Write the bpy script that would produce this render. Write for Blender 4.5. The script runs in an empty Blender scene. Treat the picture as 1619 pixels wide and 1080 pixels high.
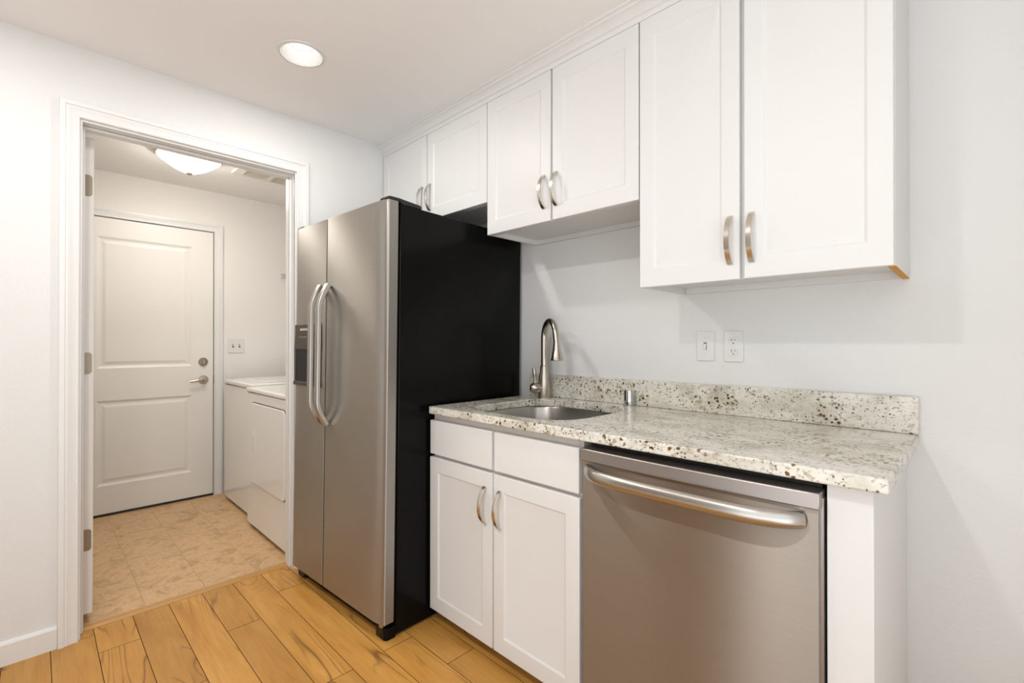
import bpy, bmesh, math, random
from mathutils import Vector, Matrix

random.seed(7)
SC = bpy.context.scene
COL = SC.collection
R = math.radians

# ------------------------------------------------------------------ camera
CAM = Vector((2.5415, -1.8133, 1.1785))
FPX, YAW, PITCH, ROLL = 747.43, R(45.3312), R(0.1936), R(0.0161)
F = Vector((-math.cos(YAW), math.sin(YAW), 0)); RT = Vector((math.sin(YAW), math.cos(YAW), 0)); UP = Vector((0, 0, 1))
F, UP = F * math.cos(PITCH) + UP * math.sin(PITCH), UP * math.cos(PITCH) - F * math.sin(PITCH)
RT, UP = RT * math.cos(ROLL) + UP * math.sin(ROLL), UP * math.cos(ROLL) - RT * math.sin(ROLL)
cd = bpy.data.cameras.new('camera'); cam = bpy.data.objects.new('camera', cd); COL.objects.link(cam)
cd.sensor_width = 36; cd.sensor_fit = 'HORIZONTAL'; cd.lens = FPX / 1619 * 36; cd.clip_start = 0.02
cam.matrix_world = Matrix(((RT.x, UP.x, -F.x, CAM.x), (RT.y, UP.y, -F.y, CAM.y), (RT.z, UP.z, -F.z, CAM.z), (0, 0, 0, 1)))
SC.camera = cam

# ------------------------------------------------------------------ light and exposure
w = bpy.data.worlds.new('world'); SC.world = w; w.use_nodes = True
bg = w.node_tree.nodes['Background']; bg.inputs[1].default_value = 1.0
_g = w.node_tree.nodes.new('ShaderNodeNewGeometry'); _s = w.node_tree.nodes.new('ShaderNodeSeparateXYZ'); _r = w.node_tree.nodes.new('ShaderNodeValToRGB'); _m = w.node_tree.nodes.new('ShaderNodeMapRange')
w.node_tree.links.new(_g.outputs['Incoming'], _s.inputs[0]); w.node_tree.links.new(_s.outputs[2], _m.inputs[0])
_m.inputs[1].default_value = -1; _m.inputs[2].default_value = 1                # Incoming points back at the room: +1 looks straight down
_e = _r.color_ramp.elements; _e[0].position = .48; _e[0].color = (1.32, 1.37, 1.41, 1); _e[1].position = .56; _e[1].color = (2.1, 2.15, 2.2, 1)   # hazy daylight above, stronger light from below added to lift the ceiling
w.node_tree.links.new(_m.outputs[0], _r.inputs[0]); w.node_tree.links.new(_r.outputs[0], bg.inputs[0])
SC.view_settings.view_transform = 'Standard'; SC.view_settings.look = 'None'
SC.view_settings.gamma = 1; SC.view_settings.use_curve_mapping = False
SC.view_settings.exposure = 0.24
CAN_POWER = 5.6
DOME_POWER = 2.8
ZH = 2.355                                   # ceiling
CANS = [(0.583, -1.05), (1.81, -2.09), (0.66, -2.09)]

def area(name, loc, size, power, colour, rot=(0, 0, 0), shape='DISK'):
    l = bpy.data.lights.new(name, 'AREA'); l.shape = shape; l.size = size; l.energy = power; l.color = colour
    o = bpy.data.objects.new(name, l); o.location = loc; o.rotation_euler = rot; COL.objects.link(o)
    return o

# ------------------------------------------------------------------ materials
def new_mat(name):
    m = bpy.data.materials.new(name); m.use_nodes = True
    nt = m.node_tree; b = nt.nodes['Principled BSDF']
    return m, nt, b
def nd(nt, t, **k):
    n = nt.nodes.new(t)
    for a, v in k.items(): setattr(n, a, v)
    return n
def coords(nt, scale=(1, 1, 1), kind='Object'):
    c = nd(nt, 'ShaderNodeTexCoord'); m = nd(nt, 'ShaderNodeMapping'); m.inputs['Scale'].default_value = scale
    nt.links.new(c.outputs[kind], m.inputs[0]); return m.outputs[0]
def noise(nt, vec, scale, detail=2, rough=.5, dist=0):
    n = nd(nt, 'ShaderNodeTexNoise'); n.inputs['Scale'].default_value = scale; n.inputs['Detail'].default_value = detail
    n.inputs['Roughness'].default_value = rough; n.inputs['Distortion'].default_value = dist
    nt.links.new(vec, n.inputs['Vector']); return n.outputs['Fac']
def ramp(nt, fac, stops):
    r = nd(nt, 'ShaderNodeValToRGB'); e = r.color_ramp.elements
    while len(e) < len(stops): e.new(.5)
    for i, (p, c) in enumerate(stops):
        e[i].position = p; e[i].color = (c, c, c, 1) if isinstance(c, (int, float)) else (*c, 1)
    nt.links.new(fac, r.inputs[0]); return r.outputs[0]
def mix(nt, fac, a, b, mode='MIX'):
    n = nd(nt, 'ShaderNodeMix', data_type='RGBA', blend_type=mode)
    for sock, v in ((n.inputs[0], fac), (n.inputs[6], a), (n.inputs[7], b)):
        if isinstance(v, (int, float)): sock.default_value = v
        elif isinstance(v, tuple): sock.default_value = (*v, 1)
        else: nt.links.new(v, sock)
    return n.outputs[2]
def math_n(nt, op, a, b=None):
    n = nd(nt, 'ShaderNodeMath', operation=op)
    for i, v in enumerate((a, b)):
        if v is None: continue
        if isinstance(v, (int, float)): n.inputs[i].default_value = v
        else: nt.links.new(v, n.inputs[i])
    return n.outputs[0]
def bump(nt, b, h, strength, dist=.001):
    n = nd(nt, 'ShaderNodeBump'); n.inputs['Strength'].default_value = strength; n.inputs['Distance'].default_value = dist
    nt.links.new(h, n.inputs['Height']); nt.links.new(n.outputs[0], b.inputs['Normal'])
def plain(name, col, rough=.5, metal=0, spec=.5):
    m, nt, b = new_mat(name)
    b.inputs['Base Color'].default_value = (*col, 1); b.inputs['Roughness'].default_value = rough
    b.inputs['Metallic'].default_value = metal; b.inputs['Specular IOR Level'].default_value = spec
    return m
def wall_paint(name, col, bs=.42, sc=95):
    m, nt, b = new_mat(name); v = coords(nt)
    n1 = noise(nt, v, sc, 3, .6); n2 = noise(nt, v, sc * .4, 2, .5)
    bump(nt, b, math_n(nt, 'ADD', n1, n2), bs, .002)
    b.inputs['Base Color'].default_value = (*col, 1); b.inputs['Roughness'].default_value = .6
    b.inputs['Specular IOR Level'].default_value = .3
    return m
def brushed(name, col, rough=.32, aniso=.75, grain=(6, 6, 700), strength=.06, tangent='Z'):
    m, nt, b = new_mat(name)
    v = coords(nt, grain); n = noise(nt, v, 1, 3, .6)
    b.inputs['Base Color'].default_value = (*col, 1); b.inputs['Metallic'].default_value = 1
    b.inputs['Roughness'].default_value = rough; b.inputs['Anisotropic'].default_value = aniso; b.inputs['Anisotropic Rotation'].default_value = .25
    nt.links.new(ramp(nt, n, [(.2, tuple(c * .93 for c in col)), (.8, tuple(min(1, c * 1.05) for c in col))]), b.inputs['Base Color'])
    t = nd(nt, 'ShaderNodeTangent', direction_type='RADIAL', axis=tangent); nt.links.new(t.outputs[0], b.inputs['Tangent'])
    bump(nt, b, n, strength, .0006)
    return m

def granite():
    m, nt, b = new_mat('granite')
    v = coords(nt)
    cloud = noise(nt, coords(nt, (6, 11, 9)), 1, 4, .6, .5)
    c = ramp(nt, cloud, [(.30, (.46, .43, .35)), (.45, (.64, .61, .53)), (.57, (.76, .74, .67)), (.75, (.68, .65, .56))])
    def flecks(vec, scale, lo, hi, amt, col, c, mask=None, detail=2, dist=.3):
        f = ramp(nt, noise(nt, vec, scale, detail, .6, dist), [(lo, 0.0), (hi, amt)])
        if mask is not None: f = math_n(nt, 'MULTIPLY', f, mask)
        return mix(nt, f, c, col)
    c = flecks(coords(nt, (75, 130, 120)), 1, .56, .67, .75, (.33, .31, .24), c, None, 3)            # soft grey grain
    c = flecks(coords(nt, (85, 170, 150)), 1, .655, .70, .85, (.13, .11, .08), c, None, 2)           # small dark flecks
    clus = ramp(nt, noise(nt, v, 7.5, 2, .5), [(.45, .04), (.58, 1.0)])
    c = flecks(v, 42, .58, .63, .75, (.33, .25, .12), c, clus, 3, .6)                                # ochre clouds in clusters
    def spots(scale, r0, present, c, mask):
        vo = nd(nt, 'ShaderNodeTexVoronoi'); vo.inputs['Scale'].default_value = scale; nt.links.new(v, vo.inputs['Vector'])
        d = math_n(nt, 'ADD', vo.outputs['Distance'], math_n(nt, 'MULTIPLY', math_n(nt, 'SUBTRACT', noise(nt, v, scale * 2.2, 2), .5), .55))
        sp = nd(nt, 'ShaderNodeSeparateColor'); nt.links.new(vo.outputs['Color'], sp.inputs[0])
        f = math_n(nt, 'MULTIPLY', ramp(nt, d, [(r0, 1.0), (r0 + .07, 0.0)]), ramp(nt, sp.outputs[0], [(present, 0.0), (present + .02, 1.0)]))
        f = math_n(nt, 'MULTIPLY', f, mask)
        return mix(nt, f, c, ramp(nt, sp.outputs[1], [(.25, (.030, .020, .014)), (.6, (.085, .038, .011)), (.9, (.17, .085, .022))]))
    c = spots(62, .27, .35, c, clus)
    c = spots(110, .26, .62, c, ramp(nt, noise(nt, v, 16, 2), [(.42, .25), (.55, 1.0)]))
    nt.links.new(c, b.inputs['Base Color']); b.inputs['Roughness'].default_value = .17
    return m

def wood_floor():
    m, nt, b = new_mat('maple_planks')
    a = nd(nt, 'ShaderNodeAttribute', attribute_name='plank')
    tc = nd(nt, 'ShaderNodeTexCoord'); off = nd(nt, 'ShaderNodeVectorMath', operation='MULTIPLY_ADD')
    nt.links.new(a.outputs['Vector'], off.inputs[0]); off.inputs[1].default_value = (37, 19, 11); nt.links.new(tc.outputs['Object'], off.inputs[2])
    def mp(s):
        k = nd(nt, 'ShaderNodeMapping'); k.inputs['Scale'].default_value = s; nt.links.new(off.outputs[0], k.inputs[0]); return k.outputs[0]
    broad = noise(nt, mp((2.2, 11, 1)), 1, 3, .55, .8)
    fine = noise(nt, mp((6, 120, 1)), 1, 3, .6, .3)
    rings = noise(nt, mp((1.3, 7.0, 1)), 1.0, 1.5, .45, .9)
    line = math_n(nt, 'ABSOLUTE', math_n(nt, 'SUBTRACT', math_n(nt, 'FRACT', math_n(nt, 'MULTIPLY', rings, 11.0)), .5))
    sep = nd(nt, 'ShaderNodeSeparateColor'); nt.links.new(a.outputs['Color'], sep.inputs[0])
    base = ramp(nt, broad, [(.25, (.46, .205, .036)), (.42, (.60, .285, .056)), (.58, (.67, .335, .074)), (.75, (.76, .41, .110))])
    base = mix(nt, .22, base, ramp(nt, fine, [(.3, (.40, .17, .04)), (.7, (.76, .43, .14))]))
    msk = ramp(nt, noise(nt, mp((1.5, 6, 1)), 1, 2), [(.50, 0.0), (.60, 1.0)])
    vein = math_n(nt, 'MULTIPLY', ramp(nt, line, [(0.0, .80), (.10, .15), (.22, 0.0)]), msk)
    base = mix(nt, vein, base, (.13, .050, .012))
    tone = nd(nt, 'ShaderNodeMapRange'); nt.links.new(sep.outputs[0], tone.inputs[0]); tone.inputs[3].default_value = .72; tone.inputs[4].default_value = .92
    hs = nd(nt, 'ShaderNodeHueSaturation'); nt.links.new(base, hs.inputs['Color']); nt.links.new(tone.outputs[0], hs.inputs['Value'])
    seam = nd(nt, 'ShaderNodeAttribute', attribute_name='seam')
    nt.links.new(mix(nt, seam.outputs['Fac'], hs.outputs[0], (.045, .02, .008)), b.inputs['Base Color']); b.inputs['Roughness'].default_value = .34; b.inputs['Specular IOR Level'].default_value = .3
    bump(nt, b, fine, .05, .0005)
    return m

def vinyl_floor():
    m, nt, b = new_mat('vinyl_tiles')
    v = coords(nt)
    br = nd(nt, 'ShaderNodeTexBrick', offset=0.5); mp = nd(nt, 'ShaderNodeMapping'); tc = nd(nt, 'ShaderNodeTexCoord')
    mp.inputs['Location'].default_value = (.06, .078, 0); nt.links.new(tc.outputs['Object'], mp.inputs[0]); nt.links.new(mp.outputs[0], br.inputs['Vector'])
    br.inputs['Scale'].default_value = 1; br.inputs['Brick Width'].default_value = .46; br.inputs['Row Height'].default_value = .23
    br.inputs['Mortar Size'].default_value = .0016; br.inputs['Mortar Smooth'].default_value = .2
    br.inputs['Color1'].default_value = (0, 0, 0, 1); br.inputs['Color2'].default_value = (1, 1, 1, 1)
    sh = nd(nt, 'ShaderNodeVectorMath', operation='MULTIPLY_ADD'); nt.links.new(br.outputs['Color'], sh.inputs[0]); sh.inputs[1].default_value = (3, 5, 2); nt.links.new(v, sh.inputs[2])
    n = noise(nt, sh.outputs[0], 8, 8, .72, 1.4); n2 = noise(nt, sh.outputs[0], 26, 6, .75, 2.6)
    c = ramp(nt, n, [(.34, (.31, .19, .095)), (.44, (.50, .31, .15)), (.53, (.66, .43, .225)), (.62, (.54, .34, .175)), (.70, (.40, .265, .145))])
    c = mix(nt, .34, c, ramp(nt, n2, [(.36, (.26, .16, .085)), (.46, (.60, .39, .205)), (.58, (.70, .47, .265)), (.68, (.82, .60, .37))]))
    c = mix(nt, math_n(nt, 'MULTIPLY', br.outputs['Fac'], .45), c, (.20, .115, .055))
    nt.links.new(c, b.inputs['Base Color']); b.inputs['Roughness'].default_value = .42
    return m

def glow(name, col, strength):
    m, nt, b = new_mat(name)
    b.inputs['Base Color'].default_value = (.9, .9, .9, 1)
    b.inputs['Emission Color'].default_value = (*col, 1); b.inputs['Emission Strength'].default_value = strength
    return m

M = {
    'wall': wall_paint('white_wall_paint', (.745, .745, .735)),
    'ceil': wall_paint('ceiling_paint', (.90, .89, .88), .12, 60),
    'laundry': wall_paint('laundry_wall_paint', (.82, .80, .77)),
    'taupe': wall_paint('taupe_wall_paint', (.30, .26, .22)),
    'trim': plain('trim_paint', (.77, .768, .755), .35),
    'door': plain('door_paint', (.81, .79, .755), .38),
    'cab': plain('cabinet_white', (.745, .745, .735), .42, 0, .4),
    'cabin': plain('cabinet_underside', (.72, .69, .63), .5),
    'carcass': plain('cabinet_frame', (.71, .705, .69), .4),
    'steel': brushed('stainless_steel', (.46, .44, .41), .42, .92),
    'steel_dw': brushed('stainless_panel', (.40, .365, .325), .42, .95),
    'steel_strip': plain('steel_trim', (.42, .39, .375), .36, 1),
    'steel_bar': plain('handle_steel', (.50, .475, .44), .30, 1),
    'sink': brushed('sink_steel', (.40, .385, .36), .30, .6, (200, 200, 8), .04),
    'nickel': plain('brushed_nickel', (.56, .50, .43), .26, 1),
    'pull': plain('pull_nickel', (.66, .61, .54), .25, 1),
    'hinge': plain('hinge_nickel', (.30, .25, .19), .40, 1),
    'chrome': plain('chrome', (.55, .55, .54), .10, 1),
    'black': plain('fridge_black', (.004, .004, .004), .25, 0, .13),
    'blackp': plain('black_plastic', (.012, .012, .012), .45),
    'dark': plain('dark_gap', (.02, .018, .016), .7),
    'disp': plain('dispenser_grey', (.085, .070, .056), .40, .4),
    'dispdark': plain('dispenser_black', (.006, .007, .011), .3, 0, .3),
    'print': plain('pale_print', (.62, .58, .52), .5),
    'granite': granite(), 'wood': wood_floor(), 'vinyl': vinyl_floor(),
    'thresh': plain('threshold_wood', (.50, .27, .085), .4),
    'orange': plain('bare_particle_edge', (.62, .30, .03), .7),
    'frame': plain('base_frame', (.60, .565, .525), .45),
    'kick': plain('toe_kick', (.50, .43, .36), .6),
    'plate': plain('switch_plate', (.755, .75, .735), .3),
    'slot': plain('slot_dark', (.10, .09, .085), .5),
    'enamel': plain('white_enamel', (.80, .785, .755), .14),
    'enamel_gap': plain('shadow_gap', (.10, .09, .08), .6),
    'vent': plain('vent_cream', (.70, .64, .56), .5),
    'wire': plain('white_wire', (.60, .57, .53), .4),
    'lens': glow('lamp_lens', (1, .97, .92), 2.5),
    'dome': glow('dome_glass', (1, .935, .85), 23.0),
    'bronze': plain('lamp_nickel', (.52, .45, .36), .35, 1),
}

# ------------------------------------------------------------------ mesh helpers
OFF = {}
def tag(o, label, cat, group=None, kind=None):
    o['label'] = label; o['category'] = cat
    if group: o['group'] = group
    if kind: o['kind'] = kind
    return o
def thing(name, label, cat, loc=(0, 0, 0), group=None, rot=None, kind=None):
    o = bpy.data.objects.new(name, None); COL.objects.link(o); o.location = loc; o.empty_display_size = .1
    if rot: o.rotation_euler = rot
    tag(o, label, cat, group, kind)
    OFF[o.name] = Vector((0, 0, 0)) if rot else Vector(loc)
    return o

class MB:
    """collects shapes in world coordinates; build() links them as one mesh"""
    def __init__(s): s.bm = bmesh.new()
    def face(s, vs):
        try: return s.bm.faces.new(vs)
        except ValueError: return None
    def box(s, x0, x1, y0, y1, z0, z1):
        v = [s.bm.verts.new((x, y, z)) for z in (z0, z1) for y in (y0, y1) for x in (x0, x1)]
        for f in ((0, 2, 3, 1), (4, 5, 7, 6), (0, 1, 5, 4), (2, 6, 7, 3), (0, 4, 6, 2), (1, 3, 7, 5)): s.face([v[i] for i in f])
        return s
    def prism(s, pts, a0, a1, axis='x'):
        def P(p, a): return {'x': (a, p[0], p[1]), 'y': (p[0], a, p[1]), 'z': (p[0], p[1], a)}[axis]
        A = [s.bm.verts.new(P(p, a0)) for p in pts]; B = [s.bm.verts.new(P(p, a1)) for p in pts]
        n = len(pts)
        s.face(A[::-1]); s.face(B)
        for i in range(n): s.face((A[i], A[(i + 1) % n], B[(i + 1) % n], B[i]))
        return s
    def loft(s, loops, cap0=True, cap1=True, closed=True):
        L = [[s.bm.verts.new(p) for p in l] for l in loops]
        for a, b in zip(L, L[1:]):
            n = len(a)
            for i in range(n if closed else n - 1): s.face((a[i], a[(i + 1) % n], b[(i + 1) % n], b[i]))
        if cap0: s.face(L[0][::-1])
        if cap1: s.face(L[-1])
        return s
    def lathe(s, prof, c=(0, 0, 0), axis='z', n=32, cap0=True, cap1=True):
        """prof: (radius, height along the axis)"""
        c = Vector(c); loops = []
        for r, h in prof:
            l = []
            for i in range(n):
                t = 2 * math.pi * i / n; a, b = r * math.cos(t), r * math.sin(t)
                l.append(c + Vector({'z': (a, b, h), 'y': (a, h, b), 'x': (h, a, b)}[axis]))
            loops.append(l)
        return s.loft(loops, cap0, cap1)
    def lathe_dir(s, prof, c, d, n=28):
        d = Vector(d).normalized(); q = Vector((0, 0, 1)).rotation_difference(d); c = Vector(c)
        return s.loft([[c + q @ Vector((r * math.cos(2 * math.pi * i / n), r * math.sin(2 * math.pi * i / n), h)) for i in range(n)] for r, h in prof])
    def tube(s, pts, ra, n=12, rb=None, up=(0, 0, 1)):
        """sweep an ellipse along pts; ra / rb may be lists (rb across `up`)"""
        pts = [Vector(p) for p in pts]; loops = []
        m = len(pts); ra = ra if isinstance(ra, list) else [ra] * m
        rb = ra if rb is None else (rb if isinstance(rb, list) else [rb] * m)
        for i, p in enumerate(pts):
            t = (pts[min(i + 1, m - 1)] - pts[max(i - 1, 0)]).normalized()
            u = Vector(up); u = (u - t * u.dot(t))
            if u.length < 1e-4: u = Vector((1, 0, 0)) - t * t.x
            u.normalize(); v = t.cross(u)
            loops.append([p + u * (rb[i] * math.sin(2 * math.pi * k / n)) + v * (ra[i] * math.cos(2 * math.pi * k / n)) for k in range(n)])
        return s.loft(loops)
    def panelled(s, u0, u1, v0, v1, w0, th, panels, prof, to, warp=None):
        """slab with moulded panels on its face; prof = [(inset, depth)..]; `to` maps (u, v, depth) to the world"""
        us = sorted({u0, u1, *[p[0] for p in panels], *[p[1] for p in panels]}); vs = sorted({v0, v1, *[p[2] for p in panels], *[p[3] for p in panels]})
        cache = {}
        def V(u, v, d):
            k = (round(u, 5), round(v, 5), round(d, 5))
            if k not in cache: cache[k] = s.bm.verts.new(to(u, v, w0 + d))
            return cache[k]
        for i in range(len(us) - 1):
            for j in range(len(vs) - 1):
                a, b, c, d = us[i], us[i + 1], vs[j], vs[j + 1]
                hit = [p for p in panels if abs(p[0] - a) < 1e-6 and abs(p[1] - b) < 1e-6 and abs(p[2] - c) < 1e-6 and abs(p[3] - d) < 1e-6]
                if not hit:
                    s.face((V(a, c, 0), V(b, c, 0), V(b, d, 0), V(a, d, 0))); continue
                ring = [V(a, c, 0), V(b, c, 0), V(b, d, 0), V(a, d, 0)]
                for ins, dep in prof:
                    nr = [V(a + ins, c + ins, dep), V(b - ins, c + ins, dep), V(b - ins, d - ins, dep), V(a + ins, d - ins, dep)]
                    for k in range(4): s.face((ring[k], ring[(k + 1) % 4], nr[(k + 1) % 4], nr[k]))
                    ring = nr
                if warp is None: s.face(ring); continue
                ins, dep = prof[-1]; a2, b2, c2, d2 = a + ins, b - ins, c + ins, d - ins; N, Mm = 40, 60
                g = [[V(a2 + (b2 - a2) * i2 / N, c2 + (d2 - c2) * j2 / Mm, dep - (warp(a2 + (b2 - a2) * i2 / N, c2 + (d2 - c2) * j2 / Mm) if 0 < i2 < N and 0 < j2 < Mm else 0)) for j2 in range(Mm + 1)] for i2 in range(N + 1)]
                for i2 in range(N):
                    for j2 in range(Mm): s.face((g[i2][j2], g[i2 + 1][j2], g[i2 + 1][j2 + 1], g[i2][j2 + 1]))
        for k in range(len(us) - 1):
            for vv in (v0, v1): s.face((V(us[k], vv, 0), V(us[k + 1], vv, 0), V(us[k + 1], vv, th), V(us[k], vv, th)))
        for k in range(len(vs) - 1):
            for uu in (u0, u1): s.face((V(uu, vs[k], 0), V(uu, vs[k + 1], 0), V(uu, vs[k + 1], th), V(uu, vs[k], th)))
        bnd = [V(u, v0, th) for u in us] + [V(u1, v, th) for v in vs[1:]] + [V(u, v1, th) for u in us[::-1][1:]] + [V(u0, v, th) for v in vs[::-1][1:-1]]
        s.face(bnd)
        return s
    def sweep(s, path, prof, base=0.0):
        """door casing: path = list of functions o -> (y, z); prof = [(outward, protrusion)] closed; protrusion along x from base"""
        loops = [[(base + p, *f(o)) for o, p in prof] for f in path]
        return s.loft(loops)
    def build(s, name, mat, parent=None, bevel=0, seg=2, smooth=False, angle=35, weighted=False):
        bmesh.ops.remove_doubles(s.bm, verts=s.bm.verts, dist=1e-6)
        bmesh.ops.recalc_face_normals(s.bm, faces=s.bm.faces)
        me = bpy.data.meshes.new(name)
        root = parent
        while root is not None and root.parent is not None: root = root.parent
        if root is not None:
            off = OFF.get(root.name, Vector((0, 0, 0)))
            bmesh.ops.translate(s.bm, verts=s.bm.verts, vec=-off)
        s.bm.to_mesh(me); s.bm.free()
        me.materials.append(M[mat])
        o = bpy.data.objects.new(name, me); COL.objects.link(o)
        if parent is not None: o.parent = parent
        if bevel:
            b = o.modifiers.new('bevel', 'BEVEL'); b.width = bevel; b.segments = seg; b.limit_method = 'ANGLE'; b.angle_limit = R(40); b.harden_normals = False
        if smooth or bevel:
            for p in me.polygons: p.use_smooth = True
            me.set_sharp_from_angle(angle=R(angle))
        return o

def rrect(x0, x1, y0, y1, r, n=6):
    rs = r if isinstance(r, (tuple, list)) else (r,) * 4       # order: x1y1, x0y1, x0y0, x1y0
    out = []
    for (cx, cy, a0), q in zip(((x1, y1, 0), (x0, y1, 90), (x0, y0, 180), (x1, y0, 270)), rs):
        sx = -1 if cx == x1 else 1; sy = -1 if cy == y1 else 1
        for i in range(n + 1):
            t = R(a0 + 90 * i / n)
            out.append((cx + sx * q + q * math.cos(t), cy + sy * q + q * math.sin(t)))
    return out
def struct(o, label, cat): return tag(o, label, cat, kind='structure')

# ------------------------------------------------------------------ the setting
# openings
DY0, DY1, DZ = -1.680, -0.858, 2.062           # doorway between kitchen and laundry
XB = -1.706                                     # far laundry wall
# kitchen floor: one mesh, each plank a face with a bevelled edge and its own tone
FX1, FY1_ = 3.3, -2.9                            # how far the open kitchen is built
def plank_floor():
    bm = bmesh.new(); lay = bm.loops.layers.float_color.new('plank'); sm = bm.faces.layers.float.new('seam')
    p, g = .1279, .0012; y_ref = -1.638
    joints = {0: .16, 1: .618, 3: .355, 5: .178, 7: 1.15, 2: -.45, 4: .93, 6: -.30, 8: .52}
    for k in range(-27, 14):
        ya, yb = y_ref + p * k, y_ref + p * (k + 1)
        if ya >= 0 or ya < FY1_: continue
        j = joints.get(k, random.uniform(-.5, .7)); x = j
        while x > -.06: x -= 1.22
        while x < FX1:
            xa, xb = max(x, -.062), min(x + 1.22, FX1); x += 1.22
            if xb - xa < .01: continue
            y0, y1 = ya, min(yb, 0.0)
            if y1 - y0 < .01: continue
            col = (random.random(), random.random(), random.random(), 1)
            top = [bm.verts.new(q) for q in ((xa + g, y0 + g, 0), (xb - g, y0 + g, 0), (xb - g, y1 - g, 0), (xa + g, y1 - g, 0))]
            low = [bm.verts.new(q) for q in ((xa, y0, -.0022), (xb, y0, -.0022), (xb, y1, -.0022), (xa, y1, -.0022))]
            fs = [bm.faces.new(top)] + [bm.faces.new((low[i], low[(i + 1) % 4], top[(i + 1) % 4], top[i])) for i in range(4)]
            for i, f in enumerate(fs):
                f[sm] = 0.0 if i == 0 else .9
                for l in f.loops: l[lay] = col
            bot = [bm.verts.new((q.co.x, q.co.y, -.05)) for q in low]
            for i in range(4): bm.faces.new((bot[i], bot[(i + 1) % 4], low[(i + 1) % 4], low[i]))
            bm.faces.new(bot[::-1])
    me = bpy.data.meshes.new('floor'); bm.to_mesh(me); bm.free(); me.materials.append(M['wood'])
    o = bpy.data.objects.new('floor', me); COL.objects.link(o); return o
struct(plank_floor(), 'honey coloured wood plank floor of the kitchen', 'floor')
struct(MB().box(XB - .12, -.105, -2.25, -.0, -.05, 0).build('floor_laundry', 'vinyl'), 'tan mottled vinyl tile floor of the laundry room', 'floor')
t = struct(MB().prism([(-.105, -.05), (-.105, .003), (-.098, .009), (-.070, .009), (-.062, .001), (-.062, -.05)], -2.25, 0, 'y').build('trim_4', 'thresh'),
           'wood threshold strip between plank floor and tan vinyl', 'threshold')
# y-z prism was given as (x, z) with axis y

def ceiling():
    bm = bmesh.new()
    X0, X1, Y0, Y1 = XB - .12, 3.5, -3.1, .12
    es = []
    def loop(pts):
        v = [bm.verts.new((*p, ZH)) for p in pts]
        es.extend(bm.edges.new((v[i], v[(i + 1) % len(v)])) for i in range(len(v)))
    loop([(X0, Y0), (X1, Y0), (X1, Y1), (X0, Y1)])
    for cx, cy in CANS: loop([(cx + .076 * math.cos(2 * math.pi * i / 40), cy + .076 * math.sin(2 * math.pi * i / 40)) for i in range(40)])
    bmesh.ops.triangle_fill(bm, use_beauty=True, use_dissolve=False, edges=es)
    for f in list(bm.faces):
        c = f.calc_center_median()
        if any((c.x - a) ** 2 + (c.y - b) ** 2 < .07 ** 2 and all((v.co.x - a) ** 2 + (v.co.y - b) ** 2 < .08 ** 2 for v in f.verts) for a, b in CANS): bm.faces.remove(f)
    r = bmesh.ops.extrude_face_region(bm, geom=list(bm.faces))
    bmesh.ops.translate(bm, verts=[v for v in r['geom'] if isinstance(v, bmesh.types.BMVert)], vec=(0, 0, .012))
    bmesh.ops.recalc_face_normals(bm, faces=bm.faces)
    me = bpy.data.meshes.new('ceiling'); bm.to_mesh(me); bm.free(); me.materials.append(M['ceil'])
    o = bpy.data.objects.new('ceiling', me); COL.objects.link(o); return o
struct(ceiling(), 'smooth white ceiling over kitchen and laundry', 'ceiling')

struct(MB().box(0, 3.5, 0, .12, 0, ZH).build('wall_back', 'wall'), 'white textured wall behind the cabinets and counter', 'wall')
mb = MB(); mb.box(-.12, 0, -3.1, DY0 - .012, 0, ZH).box(-.12, 0, DY1 + .012, .12, 0, ZH).box(-.12, 0, DY0 - .012, DY1 + .012, DZ + .012, ZH)
struct(mb.build('wall_left', 'wall'), 'white textured wall with the laundry doorway', 'wall')
struct(MB().box(XB - .12, XB, -2.25, .12, 0, ZH).build('wall_far', 'laundry'), 'cream white far wall of the laundry room', 'wall')
mb = MB(); mb.box(XB, -.12, 0, .12, 0, ZH)
struct(mb.build('wall_laundry', 'laundry'), 'cream laundry wall behind washer and dryer', 'wall')
struct(MB().box(XB, -.12, -2.25, -2.13, 0, ZH).build('wall_laundry', 'laundry'), 'cream side wall of the laundry room beyond the open door', 'wall')

struct(MB().box(3.4, 3.5, -1.1, 0, 0, ZH).build('added_wall_right', 'wall'), 'short white textured wall added out of view to cut light from the right', 'wall')  # unseen wall added to hold back light from the open right side
struct(MB().box(-.12, 1.65, -3.1, -3.0, 0, ZH).build('added_wall_front', 'taupe'), 'taupe wall added out of view across the kitchen to darken the dishwasher reflection', 'wall')  # unseen dark wall added for the dishwasher front to reflect
# baseboards
bbp = [(0, 0), (.013, 0), (.013, .076), (.009, .084), (0, .086)]
struct(MB().prism(bbp, -3.1, -1.747, 'y').build('baseboard_left', 'trim'), 'white baseboard along the wall left of doorway', 'baseboard')
struct(MB().prism([(-q[0], q[1]) for q in bbp], 2.42, 3.5, 'x').build('baseboard_back', 'trim'), 'white baseboard along the wall right of counter', 'baseboard')

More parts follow.
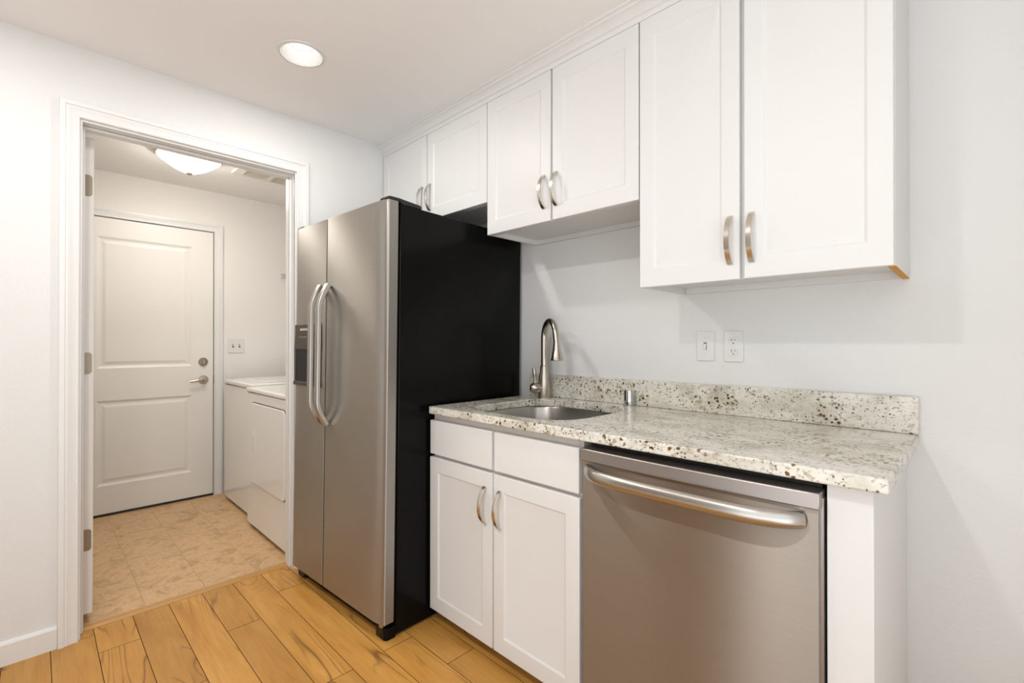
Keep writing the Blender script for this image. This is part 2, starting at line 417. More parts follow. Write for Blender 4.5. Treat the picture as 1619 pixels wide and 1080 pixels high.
# doorway casing, jamb and stop
CY0, CY1, CZ = -1.687, -0.849, 2.071
prof = [(0, 0), (0, .011), (.004, .0135), (.008, .0135), (.010, .0115), (.026, .0135), (.034, .017), (.040, .017), (.042, .0205), (.0575, .0205), (.0595, .018), (.0595, 0)]
path = [lambda o: (CY0 - o, 0.0), lambda o: (CY0 - o, CZ + o), lambda o: (CY1 + o, CZ + o), lambda o: (CY1 + o, 0.0)]
struct(MB().sweep(path, prof, 0).build('trim_1', 'trim', smooth=True, angle=20), 'white moulded casing around the laundry doorway, kitchen side', 'door casing')
mb = MB()
mb.box(-.122, 0, DY0 - .012, DY0, 0, DZ + .012).box(-.122, 0, DY1, DY1 + .012, 0, DZ + .012).box(-.122, 0, DY0, DY1, DZ, DZ + .012)
mb.box(-.082, -.045, DY0, DY0 + .011, 0, DZ).box(-.082, -.045, DY1 - .011, DY1, 0, DZ).box(-.082, -.045, DY0 + .011, DY1 - .011, DZ - .011, DZ)
struct(mb.build('trim_2', 'trim', bevel=.0012, seg=1), 'white jamb and door stop inside the laundry doorway', 'door jamb')
path2 = [lambda o: (CY0 - o, 0.0), lambda o: (CY0 - o, CZ + o), lambda o: (CY1 + o, CZ + o), lambda o: (CY1 + o, 0.0)]
struct(MB().sweep(path2, [(o, -p) for o, p in prof], -.12).build('trim_5', 'trim', smooth=True, angle=20), 'white casing around the doorway on the laundry side', 'door casing')

# open interior door, swung into the laundry: we see its hinge edge
d2 = thing('door_2', 'white laundry door standing open, hinge edge towards us', 'door', (-.125, -1.652, .04), kind='structure')
OX = -.127
def to_open(u, v, d): return (OX - .81 + u, DY0 + .010 + d, v)
MB().panelled(0, .81, .04, 2.045, 0, .035, [(.11, .70, .25, .82), (.11, .70, 1.02, 1.92)], [(.012, .006), (.022, .006), (.045, .002)], to_open).build('door_slab', 'door', d2, bevel=.0015, seg=1)
for zc in (1.842, 1.093, .350):
    hl = MB()
    hl.prism(rrect(DY0 + .0115, DY0 + .0395, zc - .045, zc + .045, (.012, .001, .001, .012)), OX - .0005, OX + .0016, 'x')
    for dz, dy in ((-.034, .018), (0, .029), (.034, .018)): hl.lathe([(.0036, OX + .0014), (.0036, OX + .0024), (.002, OX + .0026)], (0, DY0 + .0105 + dy - .005, zc + dz), 'x', 10)
    hl.build('hinge', 'hinge', d2)

# far exterior door
FY0, FY1, FZ = -1.652, -0.834, 2.033
d1 = thing('door_1', 'closed white two panel door in the far laundry wall', 'door', (XB, -1.24, 0), kind='structure')
def to_far(u, v, d): return (XB + .016 - d, u, v)
mprof = [(.004, .002), (.016, .008), (.028, .008), (.046, .003)]
MB().panelled(FY0, FY1, .014, FZ, 0, .012, [(FY0 + .136, FY1 - .138, .205, .785), (FY0 + .136, FY1 - .138, 1.005, 1.905)], mprof, to_far).build('door_slab', 'door', d1)
# dark shadow gap around the leaf and the black sweep under it
MB().box(XB + .0002, XB + .0035, FY0 - .006, FY1 + .006, 0, FZ + .006).build('gap', 'dark', d1)
MB().box(XB + .004, XB + .020, FY0, FY1, .001, .016).build('door_sweep', 'blackp', d1)
# deadbolt
db = MB().lathe([(.0, .015), (.031, .015), (.032, .019), (.029, .025), (.012, .027), (.0, .027)], (XB, -.900, 1.034), 'x', 28).build('deadbolt', 'hinge', d1, smooth=True)
mb = MB(); mb.prism(rrect(-.006, .006, -.019, .019, .005), .025, .039, 'x'); bmesh.ops.translate(mb.bm, verts=mb.bm.verts, vec=(XB, -.900, 1.034)); mb.build('thumb_turn', 'nickel', db, smooth=True)
lv = MB().lathe([(.0, .015), (.033, .015), (.034, .018), (.028, .024), (.014, .026), (.012, .044), (.0, .046)], (XB, -.898, .897), 'x', 28).build('lever_rose', 'nickel', d1, smooth=True)
MB().tube([(XB + .040, -.898, .897), (XB + .050, -.912, .897), (XB + .052, -.935, .895), (XB + .051, -.965, .892), (XB + .048, -.992, .889)], [.010, .010, .0085, .0075, .006], 12, [.011, .011, .010, .009, .008]).build('lever', 'nickel', lv, smooth=True)
MB().box(XB + .0001, XB + .006, FY1 + .0005, FY1 + .012, .862, .930).build('strike_plate', 'slot', d1)
FC0, FC1, FCZ = FY0 - .006, FY1 + .008, FZ + .008
pathf = [lambda o: (FC0 - o, 0.0), lambda o: (FC0 - o, FCZ + o), lambda o: (FC1 + o, FCZ + o), lambda o: (FC1 + o, 0.0)]
struct(MB().sweep(pathf, prof, XB).build('trim_3', 'trim', smooth=True, angle=20), 'white casing around the closed far door', 'door casing')

# crown moulding above the wall cabinets
ZT = 2.289
crown = [(-.3235, ZT + .002), (-.341, ZT + .002), (-.343, ZT + .006), (-.343, ZT + .020), (-.349, ZT + .024), (-.353, ZT + .032), (-.366, ZT + .046), (-.372, ZT + .049), (-.374, ZT + .055), (-.384, ZT + .060), (-.384, ZH), (-.3235, ZH)]
struct(MB().prism(crown, .001, 2.398, 'x').build('trim_6', 'trim', smooth=True, angle=25), 'white crown moulding between wall cabinets and ceiling', 'crown moulding')

# ------------------------------------------------------------------ cabinets
CAB_PROF = [(.0025, .0006), (.006, .0045), (.010, .0058)]
def shaker(name, x0, x1, z0, z1, yf, th, parent, stile=.050, rail=.060, flat=False, creases=()):
    def to(u, v, d): return (u, yf + d, v)
    pan = [] if flat else [(x0 + stile, x1 - stile, z0 + rail, z1 - rail)]
    warp = None
    if creases:
        def warp(u, v):                                # buckled foil: soft ridges fanning out of the panel corners
            h = 0
            for cu, cv, ang, amp, ln in creases:
                px, pz = u - (x0 + stile + (x1 - x0 - 2 * stile) * cu), v - (z0 + rail + (z1 - z0 - 2 * rail) * cv)
                ca, sa = math.cos(R(ang)), math.sin(R(ang)); al, ac = px * ca + pz * sa, -px * sa + pz * ca
                if al <= 0: continue
                wd = .006 + .10 * al
                h += amp * math.exp(-(ac / wd) ** 2) * min(1, al / .03) * math.exp(-(al / ln) ** 2)
            return h
    return MB().panelled(x0, x1, z0, z1, 0, th, pan, CAB_PROF, to, warp).build(name, 'cab', parent, bevel=.0022, seg=2)
def bow_pull(xc, z0, z1, yf, parent, w=.0155, out=.030, th=.0045):
    n = 22; zc, h = (z0 + z1) / 2, (z1 - z0) / 2
    outer, inner = [], []
    for i in range(n + 1):
        t = -1 + 2 * i / n
        o = out * (1 - abs(t) ** 2.2)
        outer.append((yf - .002 - o - (.004 if abs(t) < 1 else 0), zc + h * t))
    for i in range(n + 1):
        t = -1 + 2 * i / n; t2 = t * .93
        o = out * (1 - abs(t) ** 2.2)
        inner.append((yf - o + (.0 if abs(t) > .999 else -.0005), zc + h * t2))
    mb = MB(); mb.prism(outer + inner[::-1], xc - w / 2, xc + w / 2, 'x')
    return mb.build('handle', 'pull', parent, bevel=.0008, seg=1)

YC, YD, TH = -.323, -.343, .019                  # carcass front, door front
def wall_cabinet(label, x0, x1, zb, splits, handles, cr=((), ()), group='white wall cabinets'):
    """open-bottomed carcass with a recessed floor, two doors, bow pulls"""
    r = thing('wall_cabinet', label, 'cabinet', ((x0 + x1) / 2, -.17, zb), group)
    s = .016; a, b = x0 + .001, x1 - .001
    mb = MB()
    mb.box(a, a + s, YC + .0, -.001, zb, ZT + .001).box(b - s, b, YC, -.001, zb, ZT + .001)
    mb.box(a + s, b - s, YC + .018, -.018, zb + .022, zb + .036).box(a + s, b - s, -.017, -.001, zb, ZT + .001).box(a + s, b - s, YC, -.001, ZT - .016, ZT + .001)
    mb.box(a + s, b - s, YC, YC + .018, zb, zb + .036).box(a + s, b - s, YC, YC + .018, ZT - .036, ZT - .016)
    mb.box((splits[0] + splits[1]) / 2 - .02, (splits[0] + splits[1]) / 2 + .02, YC, YC + .018, zb + .036, ZT - .036)
    mb.build('carcass', 'carcass', r, bevel=.001, seg=1)
    for (u0, u1), hx, ck in (((x0 + .001, splits[0]), handles[0], cr[0]), ((splits[1], x1 - .003), handles[1], cr[1])):
        d = shaker('door', u0, u1, zb - .001, ZT, YD, TH, r, creases=ck)
        bow_pull(hx, handles[2], handles[3], YD, d)
    return r
wall_cabinet('white wall cabinet above the refrigerator, the shortest of the three', .004, .925, 1.831, (.445, .452), (.408, .480, 1.876, 2.022), ((), ((1, 0, 155, .0022, .10), (1, 1, 205, .0018, .09))))
wall_cabinet('white mid-height wall cabinet between the fridge cabinet and the tallest one', .926, 1.706, 1.677, (1.306, 1.316), (1.272, 1.337, 1.728, 1.868), (((1, 1, 250, .002, .2),), ()))
c3 = wall_cabinet('tallest white wall cabinet, hanging over the counter above the outlet', 1.707, 2.397, 1.370, (2.036, 2.049), (2.010, 2.071, 1.413, 1.561), (((0, 0, 60, .0022, .14), (1, 0, 122, .0022, .14), (1, 1, 250, .0028, .34), (.95, 1, 238, .0018, .3)), ((0, 0, 52, .0025, .14), (0, 1, 300, .0016, .2))))
e = MB().box(2.380, 2.396, YC + .001, -.002, 1.3685, 1.3705).build('raw_edge', 'orange', c3); e['label'] = 'bare orange wood edge'

# base cabinet under the sink
YB, YBD = -.608, -.628
bc = thing('base_cabinet', 'white sink base cabinet with two doors and two drawer fronts', 'cabinet', (1.27, -.33, 0))
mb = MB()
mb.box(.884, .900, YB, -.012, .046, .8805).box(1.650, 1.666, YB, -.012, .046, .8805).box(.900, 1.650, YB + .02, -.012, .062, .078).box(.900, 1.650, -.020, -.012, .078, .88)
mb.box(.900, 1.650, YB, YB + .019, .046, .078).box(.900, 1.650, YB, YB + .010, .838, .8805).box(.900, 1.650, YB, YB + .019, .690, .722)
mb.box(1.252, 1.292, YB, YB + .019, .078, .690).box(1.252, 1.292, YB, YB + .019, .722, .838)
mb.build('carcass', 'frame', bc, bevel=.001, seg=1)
MB().box(.90, 1.665, -.545, -.530, 0, .0625).build('toe_kick', 'kick', bc)
for (a, b) in ((.882, 1.263), (1.277, 1.660)):
    shaker('drawer_front', a, b, .711, .853, YBD, .019, bc, flat=True)
for (a, b, hx) in ((.880, 1.267, 1.229), (1.274, 1.662, 1.309)):
    d = shaker('door', a, b, .056, .698, YBD, .019, bc, stile=.052, rail=.058)
    bow_pull(hx, .502, .645, YBD, d)

# end panel at the right of the dishwasher
ep = thing('end_panel', 'white boxed end panel holding up the counter right of dishwasher', 'panel', (2.35, -.3, 0))
MB().box(2.307, 2.388, -.610, -.001, 0, .8805).build('panel', 'cab', ep, bevel=.0012, seg=1)
# countertop with the sink opening
ZC0, ZC1 = .882, .914
SX, SY, SA, SB = 1.293, -.340, .262, .246
def sink_loop(k=1.0, z=0, n=56, da=0.0):
    out = []
    for i in range(n):
        t = 2 * math.pi * i / n; c, s_ = math.cos(t), math.sin(t); ex = 2 / 3.6
        x = math.copysign(abs(c) ** ex, c); y = math.copysign(abs(s_) ** ex, s_)
        out.append((SX + (SA * k + da) * x, SY + (SB * k + da) * y, z))
    return out
def countertop():
    bm = bmesh.new(); es = []
    def loop(pts):
        v = [bm.verts.new(p) for p in pts]
        es.extend(bm.edges.new((v[i], v[(i + 1) % len(v)])) for i in range(len(v)))
    loop([(.898, -.648, ZC0), (2.4165, -.648, ZC0), (2.4165, -.001, ZC0), (.898, -.001, ZC0)])
    loop(sink_loop(1, ZC0))
    bmesh.ops.triangle_fill(bm, use_beauty=True, edges=es)
    for f in list(bm.faces):
        c = f.calc_center_median()
        if abs((c.x - SX) / SA) ** 3.6 + abs((c.y - SY) / SB) ** 3.6 < .97: bm.faces.remove(f)
    r = bmesh.ops.extrude_face_region(bm, geom=list(bm.faces))
    bmesh.ops.translate(bm, verts=[v for v in r['geom'] if isinstance(v, bmesh.types.BMVert)], vec=(0, 0, ZC1 - ZC0))
    mb = MB(); mb.bm.free(); mb.bm = bm
    o = mb.build('countertop', 'granite', None)
    b = o.modifiers.new('bevel', 'BEVEL'); b.width = .005; b.segments = 3; b.limit_method = 'ANGLE'; b.angle_limit = R(50); b.use_clamp_overlap = False
    for p in o.data.polygons: p.use_smooth = True
    o.data.set_sharp_from_angle(angle=R(40))
    return o
tag(countertop(), 'speckled cream granite countertop with an undermount sink opening', 'countertop')
tag(MB().box(.898, 2.4165, -.021, -.001, ZC1 + .0005, 1.022).build('backsplash', 'granite', bevel=.002), 'low speckled granite backsplash strip along the white wall', 'backsplash')

# sink bowl
sk = thing('sink', 'stainless undermount sink bowl set into the granite', 'sink', (SX, SY, .70))
mb = MB()
zr = ZC0 - .001
loops = [sink_loop(1, zr, da=.010), sink_loop(1, zr, da=.004), sink_loop(1, zr - .006, da=.001), sink_loop(.985, zr - .09), sink_loop(.965, zr - .165), sink_loop(.93, zr - .190), sink_loop(.86, zr - .200), sink_loop(.12, zr - .206)]
outer = [sink_loop(.12, zr - .2085), sink_loop(.87, zr - .2025), sink_loop(.945, zr - .193), sink_loop(.98, zr - .166), sink_loop(1.0, zr - .09), sink_loop(1, zr - .008, da=.0035), sink_loop(1, zr - .002, da=.010)]
mb.loft(loops + outer, False, False)
mb.build('bowl', 'sink', sk, smooth=True, angle=60)
MB().lathe([(.0, -.207), (.033, -.207), (.041, -.2035), (.044, -.2045), (.044, -.2065)], (SX, SY, zr), 'z', 28).build('drain', 'chrome', sk, smooth=True)

# faucet
FX, FY = 1.045, -.078
fc = thing('faucet', 'brushed nickel gooseneck faucet behind the sink', 'faucet', (FX, FY, ZC1))
MB().lathe([(.0, ZC1), (.0320, ZC1), (.0320, ZC1 + .004), (.0290, ZC1 + .007), (.0285, ZC1 + .055), (.0275, ZC1 + .085), (.0225, ZC1 + .120), (.0, ZC1 + .120)], (FX, FY, 0), 'z', 32).build('body', 'nickel', fc, smooth=True)
MB().lathe([(.0, 1.0335), (.0215, 1.0335), (.0190, 1.068), (.0160, 1.0705), (.0, 1.0705)], (FX, FY, 0), 'z', 32).build('collar', 'nickel', fc, smooth=True)
sd = Vector((.86, -.51, 0)).normalized()
reach, ztop = .165, 1.293
arc = [Vector((FX, FY, z)) for z in (1.068, 1.10, 1.15, 1.195)]
rr = reach / 2; zc_ = ztop - .0105 - rr
for i in range(0, 21):
    t = math.pi * (1 - i / 20 * .94)
    arc.append(Vector((FX, FY, 0)) + sd * (rr + rr * math.cos(t)) + Vector((0, 0, zc_ + rr * 1.0 * math.sin(t))))
arc[3].z = min(arc[3].z, zc_ - .005)
dirn = (arc[-1] - arc[-2]).normalized(); arc += [arc[-1] + dirn * .018, arc[-1] + dirn * .036]
end = arc[-1]; dirn = (arc[-1] - arc[-2]).normalized()
sp = MB().tube(arc, [.0155] * 4 + [.0155 - .0020 * min(1, i / 20) for i in range(21)] + [.0135] * 2, 18, up=sd.cross(Vector((0, 0, 1)))).build('spout', 'nickel', fc, smooth=True)
hd = Vector((sd.x * .10, sd.y * .10, -1)).normalized()
MB().lathe_dir([(.0, -.004), (.0142, -.004), (.0148, .002), (.0190, .035), (.0262, .070), (.0290, .077), (.0280, .081), (.0, .078)], end, hd).build('spray_head', 'nickel', fc, smooth=True)
hdv = Vector((-.56, -.83, 0)).normalized()
hb = Vector((FX, FY, .962))
ball = hb + hdv * .047
hv = MB().lathe_dir([(.0, .008), (.0245, .008), (.0240, .026), (.0255, .034), (.0270, .045), (.0250, .058), (.016, .068), (.0, .071)], hb, hdv).build('handle_hub', 'nickel', fc, smooth=True)
MB().tube([ball + Vector((0, 0, .014)), ball + Vector((0, 0, .035)) - hdv * .002, ball + Vector((0, 0, .062)) + hdv * .001, ball + Vector((0, 0, .086)) + hdv * .003, ball + Vector((0, 0, .100)) + hdv * .004],
          [.0078, .0060, .0076, .0098, .0058], 14, up=(1, 0, 0)).build('lever', 'nickel', hv, smooth=True)

# air gap cap
ag = MB().lathe([(.0, ZC1), (.0255, ZC1), (.0255, ZC1 + .004), (.0225, ZC1 + .006), (.0225, ZC1 + .062), (.0205, ZC1 + .067), (.0, ZC1 + .068)], (1.492, -.048, 0), 'z', 32).build('air_gap_cap', 'chrome', smooth=True, angle=30)
tag(ag, 'small polished chrome air gap cap on the counter behind the sink', 'air gap')

# ------------------------------------------------------------------ dishwasher
dw = thing('dishwasher', 'stainless steel dishwasher under the counter right of sink cabinet', 'dishwasher', (1.99, -.33, 0))
DX0, DX1 = 1.678, 2.297
MB().box(DX0 + .004, DX1 - .002, -.590, -.02, .09, .868).build('tub', 'blackp', dw)
def bowed(x0, x1, yb, yf, bow, n=24):
    pts = [(x0, yb)]
    for i in range(n + 1):
        t = -1 + 2 * i / n
        pts.append((x0 + (x1 - x0) * i / n, yf - bow * (1 - t * t)))
    pts.append((x1, yb)); return pts
MB().prism(bowed(DX0, DX1, -.593, -.634, .012), .098, .8225, 'z').build('door_panel', 'steel_dw', dw, smooth=True, angle=30, bevel=.002)
MB().prism(bowed(DX0, DX1 + .004, -.593, -.646, .009), .8235, .860, 'z').build('control_strip', 'steel_strip', dw, bevel=.003)
MB().box(DX0 + .01, DX1 - .01, -.590, -.03, 0, .095).build('toe_panel', 'blackp', dw)
MB().box(DX1 - .0018, DX1 + .006, -.620, -.600, .098, .845).build('side_gasket', 'steel_strip', dw)
hp, ra, rb = [], [], []
n = 36
for i in range(n + 1):
    t = -1 + 2 * i / n; x = 1.985 + .282 * t
    k = 1 - abs(t) ** 7
    hp.append((x, -.640 - .050 * k - .006 * (1 - t * t), .795 - .0 * k)); ra.append(.0125 + .001 * k); rb.append(.0195)
MB().tube(hp, ra, 20, rb).build('handle', 'steel_bar', dw, smooth=True, angle=50)

# ------------------------------------------------------------------ refrigerator (turned and tilted a little)
fr = thing('refrigerator', 'side by side stainless refrigerator with black sides', 'refrigerator', (.879, -.856, 0), rot=(R(-.73), 0, R(3.1)))
W, S, ZTF, ZBF = .802, .481, 1.752, .067
MB().box(-W + .004, 0, .066, .815, .010, 1.744).build('cabinet_body', 'black', fr, bevel=.004)
MB().box(-W + .03, -.02, .046, .0655, .008, .062).build('base_grille', 'black', fr)
def fridge_door(x0, x1, rl, rr_):
    """plan outline with rounded outer corners, front at y=0"""
    pts = []
    for i in range(9):
        a = R(180 + 90 * i / 8)
        pts.append((x0 + rl[0] + rl[0] * math.cos(a), rl[1] + rl[1] * math.sin(a)))
    for i in range(9):
        a = R(270 + 90 * i / 8)
        pts.append((x1 - rr_[0] + rr_[0] * math.cos(a), rr_[1] + rr_[1] * math.sin(a)))
    pts += [(x1, .054), (x0, .054)]
    return pts
dl = MB().prism(fridge_door(-W, -S - .0045, (.03, .008), (.0018, .0018)), ZBF, ZTF, 'z').build('door', 'steel', fr, smooth=True, angle=30)
dl['label'] = 'narrow freezer door with ice dispenser'
dr = MB().prism(fridge_door(-S + .0045, 0, (.0018, .0018), (.085, .014)), ZBF, ZTF, 'z').build('door', 'steel', fr, smooth=True, angle=30)
MB().box(-W + .012, -.012, .054, .067, ZBF + .01, ZTF - .012).box(-S - .0042, -S + .0042, .010, .056, ZBF + .004, ZTF - .006).build('gasket_seam_shade', 'dark', fr)  # door gasket, plus a dark strip standing in for shade in the door seam
def fridge_handle(xc, parent, z0=.800, z1=1.452, w=.030, out=.046, th=.018):
    zb0, zb1 = z0 + .118, z1 - .125
    def off(z):
        if z < zb0: t = (z - z0) / (zb0 - z0)
        elif z > zb1: t = (z1 - z) / (z1 - zb1)
        else: t = 1
        return out * math.sin(min(1, max(0, t)) * math.pi / 2)
    zs = [z0 + (zb0 - z0) * i / 12 for i in range(12)] + [zb0 + (zb1 - zb0) * i / 8 for i in range(8)] + [zb1 + (z1 - zb1) * i / 12 for i in range(13)]
    outer = [(-off(z) - th + .001, z) for z in zs]; inner = [(-off(z) + .001, z0 + .012 + (z - z0) * (z1 - z0 - .024) / (z1 - z0)) for z in zs]
    return MB().prism(outer + inner[::-1], xc - w / 2, xc + w / 2, 'x').build('handle', 'steel_bar', parent, bevel=.004, seg=3)
fridge_handle(-S - .036, dl); fridge_handle(-S + .034, dr)
# dispenser on the freezer door
x0, x1 = -W + .008, -S - .040
mb = MB()
mb.box(x0, x1, -.004, .004, 1.150, 1.270).box(x0, x0 + .012, -.004, .004, .975, 1.150).box(x1 - .012, x1, -.004, .004, .975, 1.150)
mb.build('dispenser_panel', 'disp', dl, bevel=.002)
MB().box(x0 + .012, x1 - .012, -.0015, .002, .990, 1.150).build('dispenser_recess', 'dispdark', dl)
MB().prism([(-.001, .970), (-.008, .970), (-.010, .980), (-.008, .990), (-.001, .990)], x0, x1, 'x').build('drip_tray', 'disp', dl, bevel=.002)
mb = MB()
for i in range(9): mb.box(x0 + .060 + i * .011, x0 + .060 + i * .011 + .008, -.0048, -.004, 1.240, 1.250)
mb.build('lettering', 'print', dl); mb = MB()
for i in range(6): mb.box(x0 + .050 + i * .018, x0 + .050 + i * .018 + .006, -.0048, -.004, 1.206, 1.2095)
mb.build('button_labels', 'print', dl)
# hinge covers and feet
MB().prism([(.004, ZTF + .001), (.004, ZTF + .010), (.020, ZTF + .0145), (.060, ZTF + .015), (.165, ZTF + .008), (.172, ZTF + .002), (.172, 1.744), (.075, 1.744), (.060, ZTF + .002)], -.055, -.001, 'x').build('hinge_cover', 'blackp', fr, bevel=.003)
MB().prism([(.004, ZTF + .001), (.004, ZTF + .009), (.020, ZTF + .012), (.060, ZTF + .013), (.165, ZTF + .008), (.172, ZTF + .002), (.172, 1.744), (.075, 1.744), (.060, ZTF + .002)], -W + .004, -W + .06, 'x').build('hinge_cover', 'blackp', fr, bevel=.003)
MB().prism([(-.085, .030), (-.070, .020), (-.012, .018), (-.0005, .028), (-.0005, .0655), (-.085, .0655)], .0, .046, 'z').build('foot_bracket', 'black', fr, bevel=.003)
MB().lathe([(.012, .046), (.014, .050), (.014, .062), (.006, .0665)], (-.035, .026, 0), 'z', 16).build('lower_hinge', 'steel_bar', fr, smooth=True)
MB().box(-W + .01, -W + .07, .03, .12, .006, .046).build('foot_bracket', 'blackp', fr, bevel=.003)

# ------------------------------------------------------------------ switch and outlets
def plate(mb, x0, x1, z0, z1, y): mb.prism(rrect(x0, x1, z0, z1, .004), y - .0055, y - .0002, 'y')
sw = thing('light_switch', 'white toggle light switch plate on the wall above the counter', 'light switch', (1.795, -.003, 1.167))
mb = MB(); plate(mb, 1.762, 1.829, 1.111, 1.224, 0); mb.build('cover_plate', 'plate', sw, bevel=.0015)
MB().box(1.7895, 1.8005, -.0062, -.005, 1.155, 1.181).build('slot', 'slot', sw)
MB().prism([(-.0055, 1.158), (-.0055, 1.178), (-.009, 1.172), (-.016, 1.160), (-.015, 1.154)], 1.791, 1.799, 'x').build('toggle', 'plate', sw, bevel=.0008)
for z in (1.137, 1.199): MB().lathe([(.0, -.0055), (.003, -.0055), (.0025, -.0068), (.0, -.007)], (1.795, 0, z), 'y', 12).build('screw', 'carcass', sw)
ou = thing('wall_outlet', 'white duplex electrical outlet right beside the toggle switch', 'outlet', (1.898, -.003, 1.167))
mb = MB(); plate(mb, 1.864, 1.933, 1.110, 1.224, 0); mb.build('cover_plate', 'plate', ou, bevel=.0015)
for zc in (1.1865, 1.1475):
    so = MB()
    so.prism(rrect(1.8985 - .0165, 1.8985 + .0165, zc - .0145, zc + .0145, .011), -.0075, -.005, 'y'); so = so.build('socket', 'plate', ou, bevel=.0008)
    sl = MB(); sl.box(1.8985 - .0075, 1.8985 - .0050, -.0079, -.0070, zc - .001, zc + .0075); sl.box(1.8985 + .0050, 1.8985 + .0072, -.0079, -.0070, zc, zc + .0068)
    sl.lathe([(.0, -.0070), (.0026, -.0070), (.0026, -.0079), (.0, -.0079)], (1.8985, 0, zc - .008), 'y', 12); sl.build('slots', 'slot', so)
MB().lathe([(.0, -.0055), (.003, -.0055), (.0025, -.0068), (.0, -.007)], (1.8985, 0, 1.167), 'y', 12).build('screw', 'carcass', ou)
ls = thing('light_switch', 'white double toggle switch plate in the laundry beside the far door', 'light switch', (XB, -.67, 1.155))
mb = MB(); mb.prism(rrect(-.728, -.612, 1.100, 1.212, .004), XB + .0002, XB + .0055, 'x'); mb.build('cover_plate', 'plate', ls, bevel=.0015)
for yc in (-.693, -.647):
    MB().box(XB + .005, XB + .0062, yc - .0055, yc + .0055, 1.142, 1.170).build('slot', 'slot', ls)
    MB().box(XB + .005, XB + .014, yc - .0035, yc + .0035, 1.156, 1.167).build('toggle', 'plate', ls)

# ------------------------------------------------------------------ lamps
def can_light(cx, cy, label, power=CAN_POWER):
    c = thing('recessed_light', label, 'ceiling light', (cx, cy, ZH), 'recessed ceiling lights')
    MB().lathe([(.074, ZH + .004), (.074, ZH - .003), (.078, ZH - .0055), (.091, ZH - .003), (.092, ZH - .0004), (.0775, ZH - .0004), (.0775, ZH + .004)], (cx, cy, 0), 'z', 48, False, False).build('trim_ring', 'trim', c, smooth=True)
    MB().lathe([(.0745, ZH - .002), (.070, ZH + .012), (.058, ZH + .046), (.050, ZH + .050), (.050, ZH + .054), (.060, ZH + .050), (.0755, ZH + .012), (.0755, ZH - .002)], (cx, cy, 0), 'z', 48, False, False).build('baffle', 'trim', c, smooth=True)
    MB().lathe([(.0, ZH + .046), (.052, ZH + .046), (.052, ZH + .051), (.0, ZH + .051)], (cx, cy, 0), 'z', 48).build('lens', 'lens', c)
    l = area('can_lamp', (0, 0, -.004), .092, power, (1, .975, .94)); l.parent = c
can_light(*CANS[0], 'round recessed ceiling light in front of the wall cabinets')
can_light(*CANS[1], 'round recessed ceiling light over the open kitchen floor opposite the dishwasher', 11.0)
can_light(*CANS[2], 'round recessed ceiling light out in front of the doorway wall')

DXc, DYc = -.95, -1.135
dm = thing('dome_light', 'glowing frosted glass dome lamp on the laundry ceiling', 'ceiling light', (DXc, DYc, ZH))
MB().lathe([(.0, ZH), (.178, ZH), (.180, ZH - .010), (.174, ZH - .026), (.165, ZH - .030), (.0, ZH - .030)], (DXc, DYc, 0), 'z', 48).build('rim', 'bronze', dm, smooth=True)
gl = [(.167 * (1 - q / 16) ** .62, ZH - .030 - .092 * q / 16) for q in range(0, 16)] + [(.0, ZH - .122)]
MB().lathe([(.0, ZH - .029)] + gl, (DXc, DYc, 0), 'z', 48, True, True).build('glass_bowl', 'dome', dm, smooth=True, angle=60)
MB().lathe([(.0, ZH - .117), (.018, ZH - .117), (.017, ZH - .125), (.010, ZH - .132), (.0, ZH - .133)], (DXc, DYc, 0), 'z', 20).build('finial', 'bronze', dm, smooth=True)
l = area('dome_lamp', (0, 0, -.137), .27, DOME_POWER, (1, .925, .83)); l.parent = dm

vt = thing('ceiling_vent', 'cream louvred ceiling vent beyond the dome lamp', 'vent', (-1.0, -.62, ZH))
mb = MB(); z0 = ZH - .012
mb.box(-1.115, -1.095, -.86, -.40, z0, ZH).box(-.905, -.885, -.86, -.40, z0, ZH).box(-1.095, -.905, -.86, -.800, z0, ZH).box(-1.095, -.905, -.645, -.620, z0, ZH).box(-1.095, -.905, -.420, -.40, z0, ZH)
mb.build('frame', 'trim', vt)
mb = MB()
for k in range(9): mb.box(-1.093 + k * .021, -1.080 + k * .021, -.80, -.645, ZH - .009, ZH - .002).box(-1.093 + k * .021, -1.080 + k * .021, -.62, -.42, ZH - .009, ZH - .002)
mb.build('louvres', 'vent', vt)

# ------------------------------------------------------------------ laundry machines
def machine(name, label, x0, x1, yf, ztop, topth):
    r = thing(name, label, name, ((x0 + x1) / 2, yf / 2 - .03, 0))
    MB().box(x0, x1, yf, -.075, .022, ztop - topth - .004).build('cabinet_body', 'enamel', r, bevel=.008, seg=3)
    MB().box(x0 + .006, x1 - .006, yf + .008, -.08, ztop - topth - .006, ztop - topth + .001).build('top_gap', 'enamel_gap', r)
    MB().box(x0 - .003, x1 + .003, yf - .008, -.072, ztop - topth, ztop).build('top_panel', 'enamel', r, bevel=.010, seg=4)
    MB().prism([(-.19, ztop - .001), (-.165, ztop + .11), (-.15, ztop + .125), (-.075, ztop + .125), (-.075, ztop - .001)], x0 + .005, x1 - .005, 'x').build('console', 'enamel', r, bevel=.006, seg=3)
    for sx in (x0 + .05, x1 - .05):
        for sy in (yf + .05, -.13): MB().lathe([(.0, 0), (.022, 0), (.022, .012), (.012, .014), (.012, .024), (.0, .024)], (sx, sy, 0), 'z', 14).build('foot', 'blackp', r)
    return r
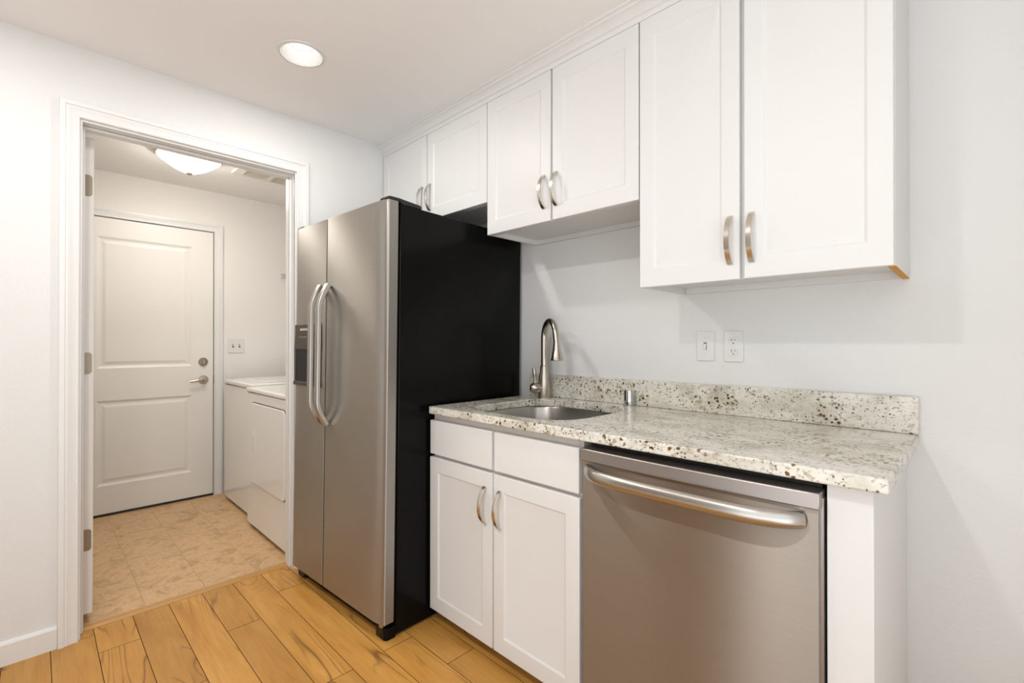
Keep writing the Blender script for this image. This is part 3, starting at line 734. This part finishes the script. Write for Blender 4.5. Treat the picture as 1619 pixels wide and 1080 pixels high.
wa = machine('washer', 'white top load washer nearest the far laundry wall', -1.535, -.865, -.795, .905, .032)
MB().prism(rrect(-1.46, -.94, -.70, -.24, .03), .9045, .912, 'z').build('lid', 'enamel', wa, bevel=.003)
dy = machine('dryer', 'white front load dryer beside the doorway, front set ahead of the washer', -.838, -.146, -.838, .893, .028)
mb = MB(); mb.prism(rrect(-.742, -.163, .300, .808, .035), -.8415, -.836, 'y'); mb.build('door_gap', 'enamel_gap', dy)
mb = MB(); mb.prism(rrect(-.739, -.166, .303, .803, .032), -.848, -.837, 'y'); dd = mb.build('door', 'enamel', dy, bevel=.004, seg=3)
mb = MB(); mb.prism(rrect(-.690, -.656, .484, .626, .012), -.8505, -.847, 'y'); mb.build('handle', 'plate', dd, bevel=.001)
mb = MB(); mb.prism(rrect(-.679, -.666, .500, .612, .006), -.8510, -.849, 'y'); hs_ = mb.build('handle_slot', 'vent', dd)

# wire shelf above the washer, only its end and brace show
sh = thing('wire_shelf', 'white wire shelf end above the washer', 'shelf', (-.9, -.17, 1.75))
mb = MB()
for y in (-.010, -.11, -.22, -.325): mb.tube([(XB + .004, y, 1.762), (-.125, y, 1.762)], .003, 8)
mb.tube([(XB + .004, -.330, 1.735), (-.125, -.330, 1.735)], .003, 8)
x = XB + .02
while x < -.13:
    mb.tube([(x, -.002, 1.765), (x, -.30, 1.765), (x, -.328, 1.762), (x, -.331, 1.735)], .0016, 6); x += .028
mb.build('wire_grid', 'wire', sh, smooth=True)
for bx in (XB + .012, -.9, -.14):
    MB().tube([(bx, -.003, 1.50), (bx, -.300, 1.755)], .0035, 8).build('brace', 'wire', sh, smooth=True)
bk = MB(); bk.tube([(XB + .008, -.334, 1.768), (XB + .008, -.20, 1.768)], .0028, 8).tube([(XB + .008, -.334, 1.735), (XB + .008, -.20, 1.748)], .0028, 8).tube([(XB + .008, -.334, 1.768), (XB + .008, -.285, 1.735), (XB + .008, -.240, 1.690)], .0028, 8)
bk.build('end_bracket', 'wire', sh, smooth=True)
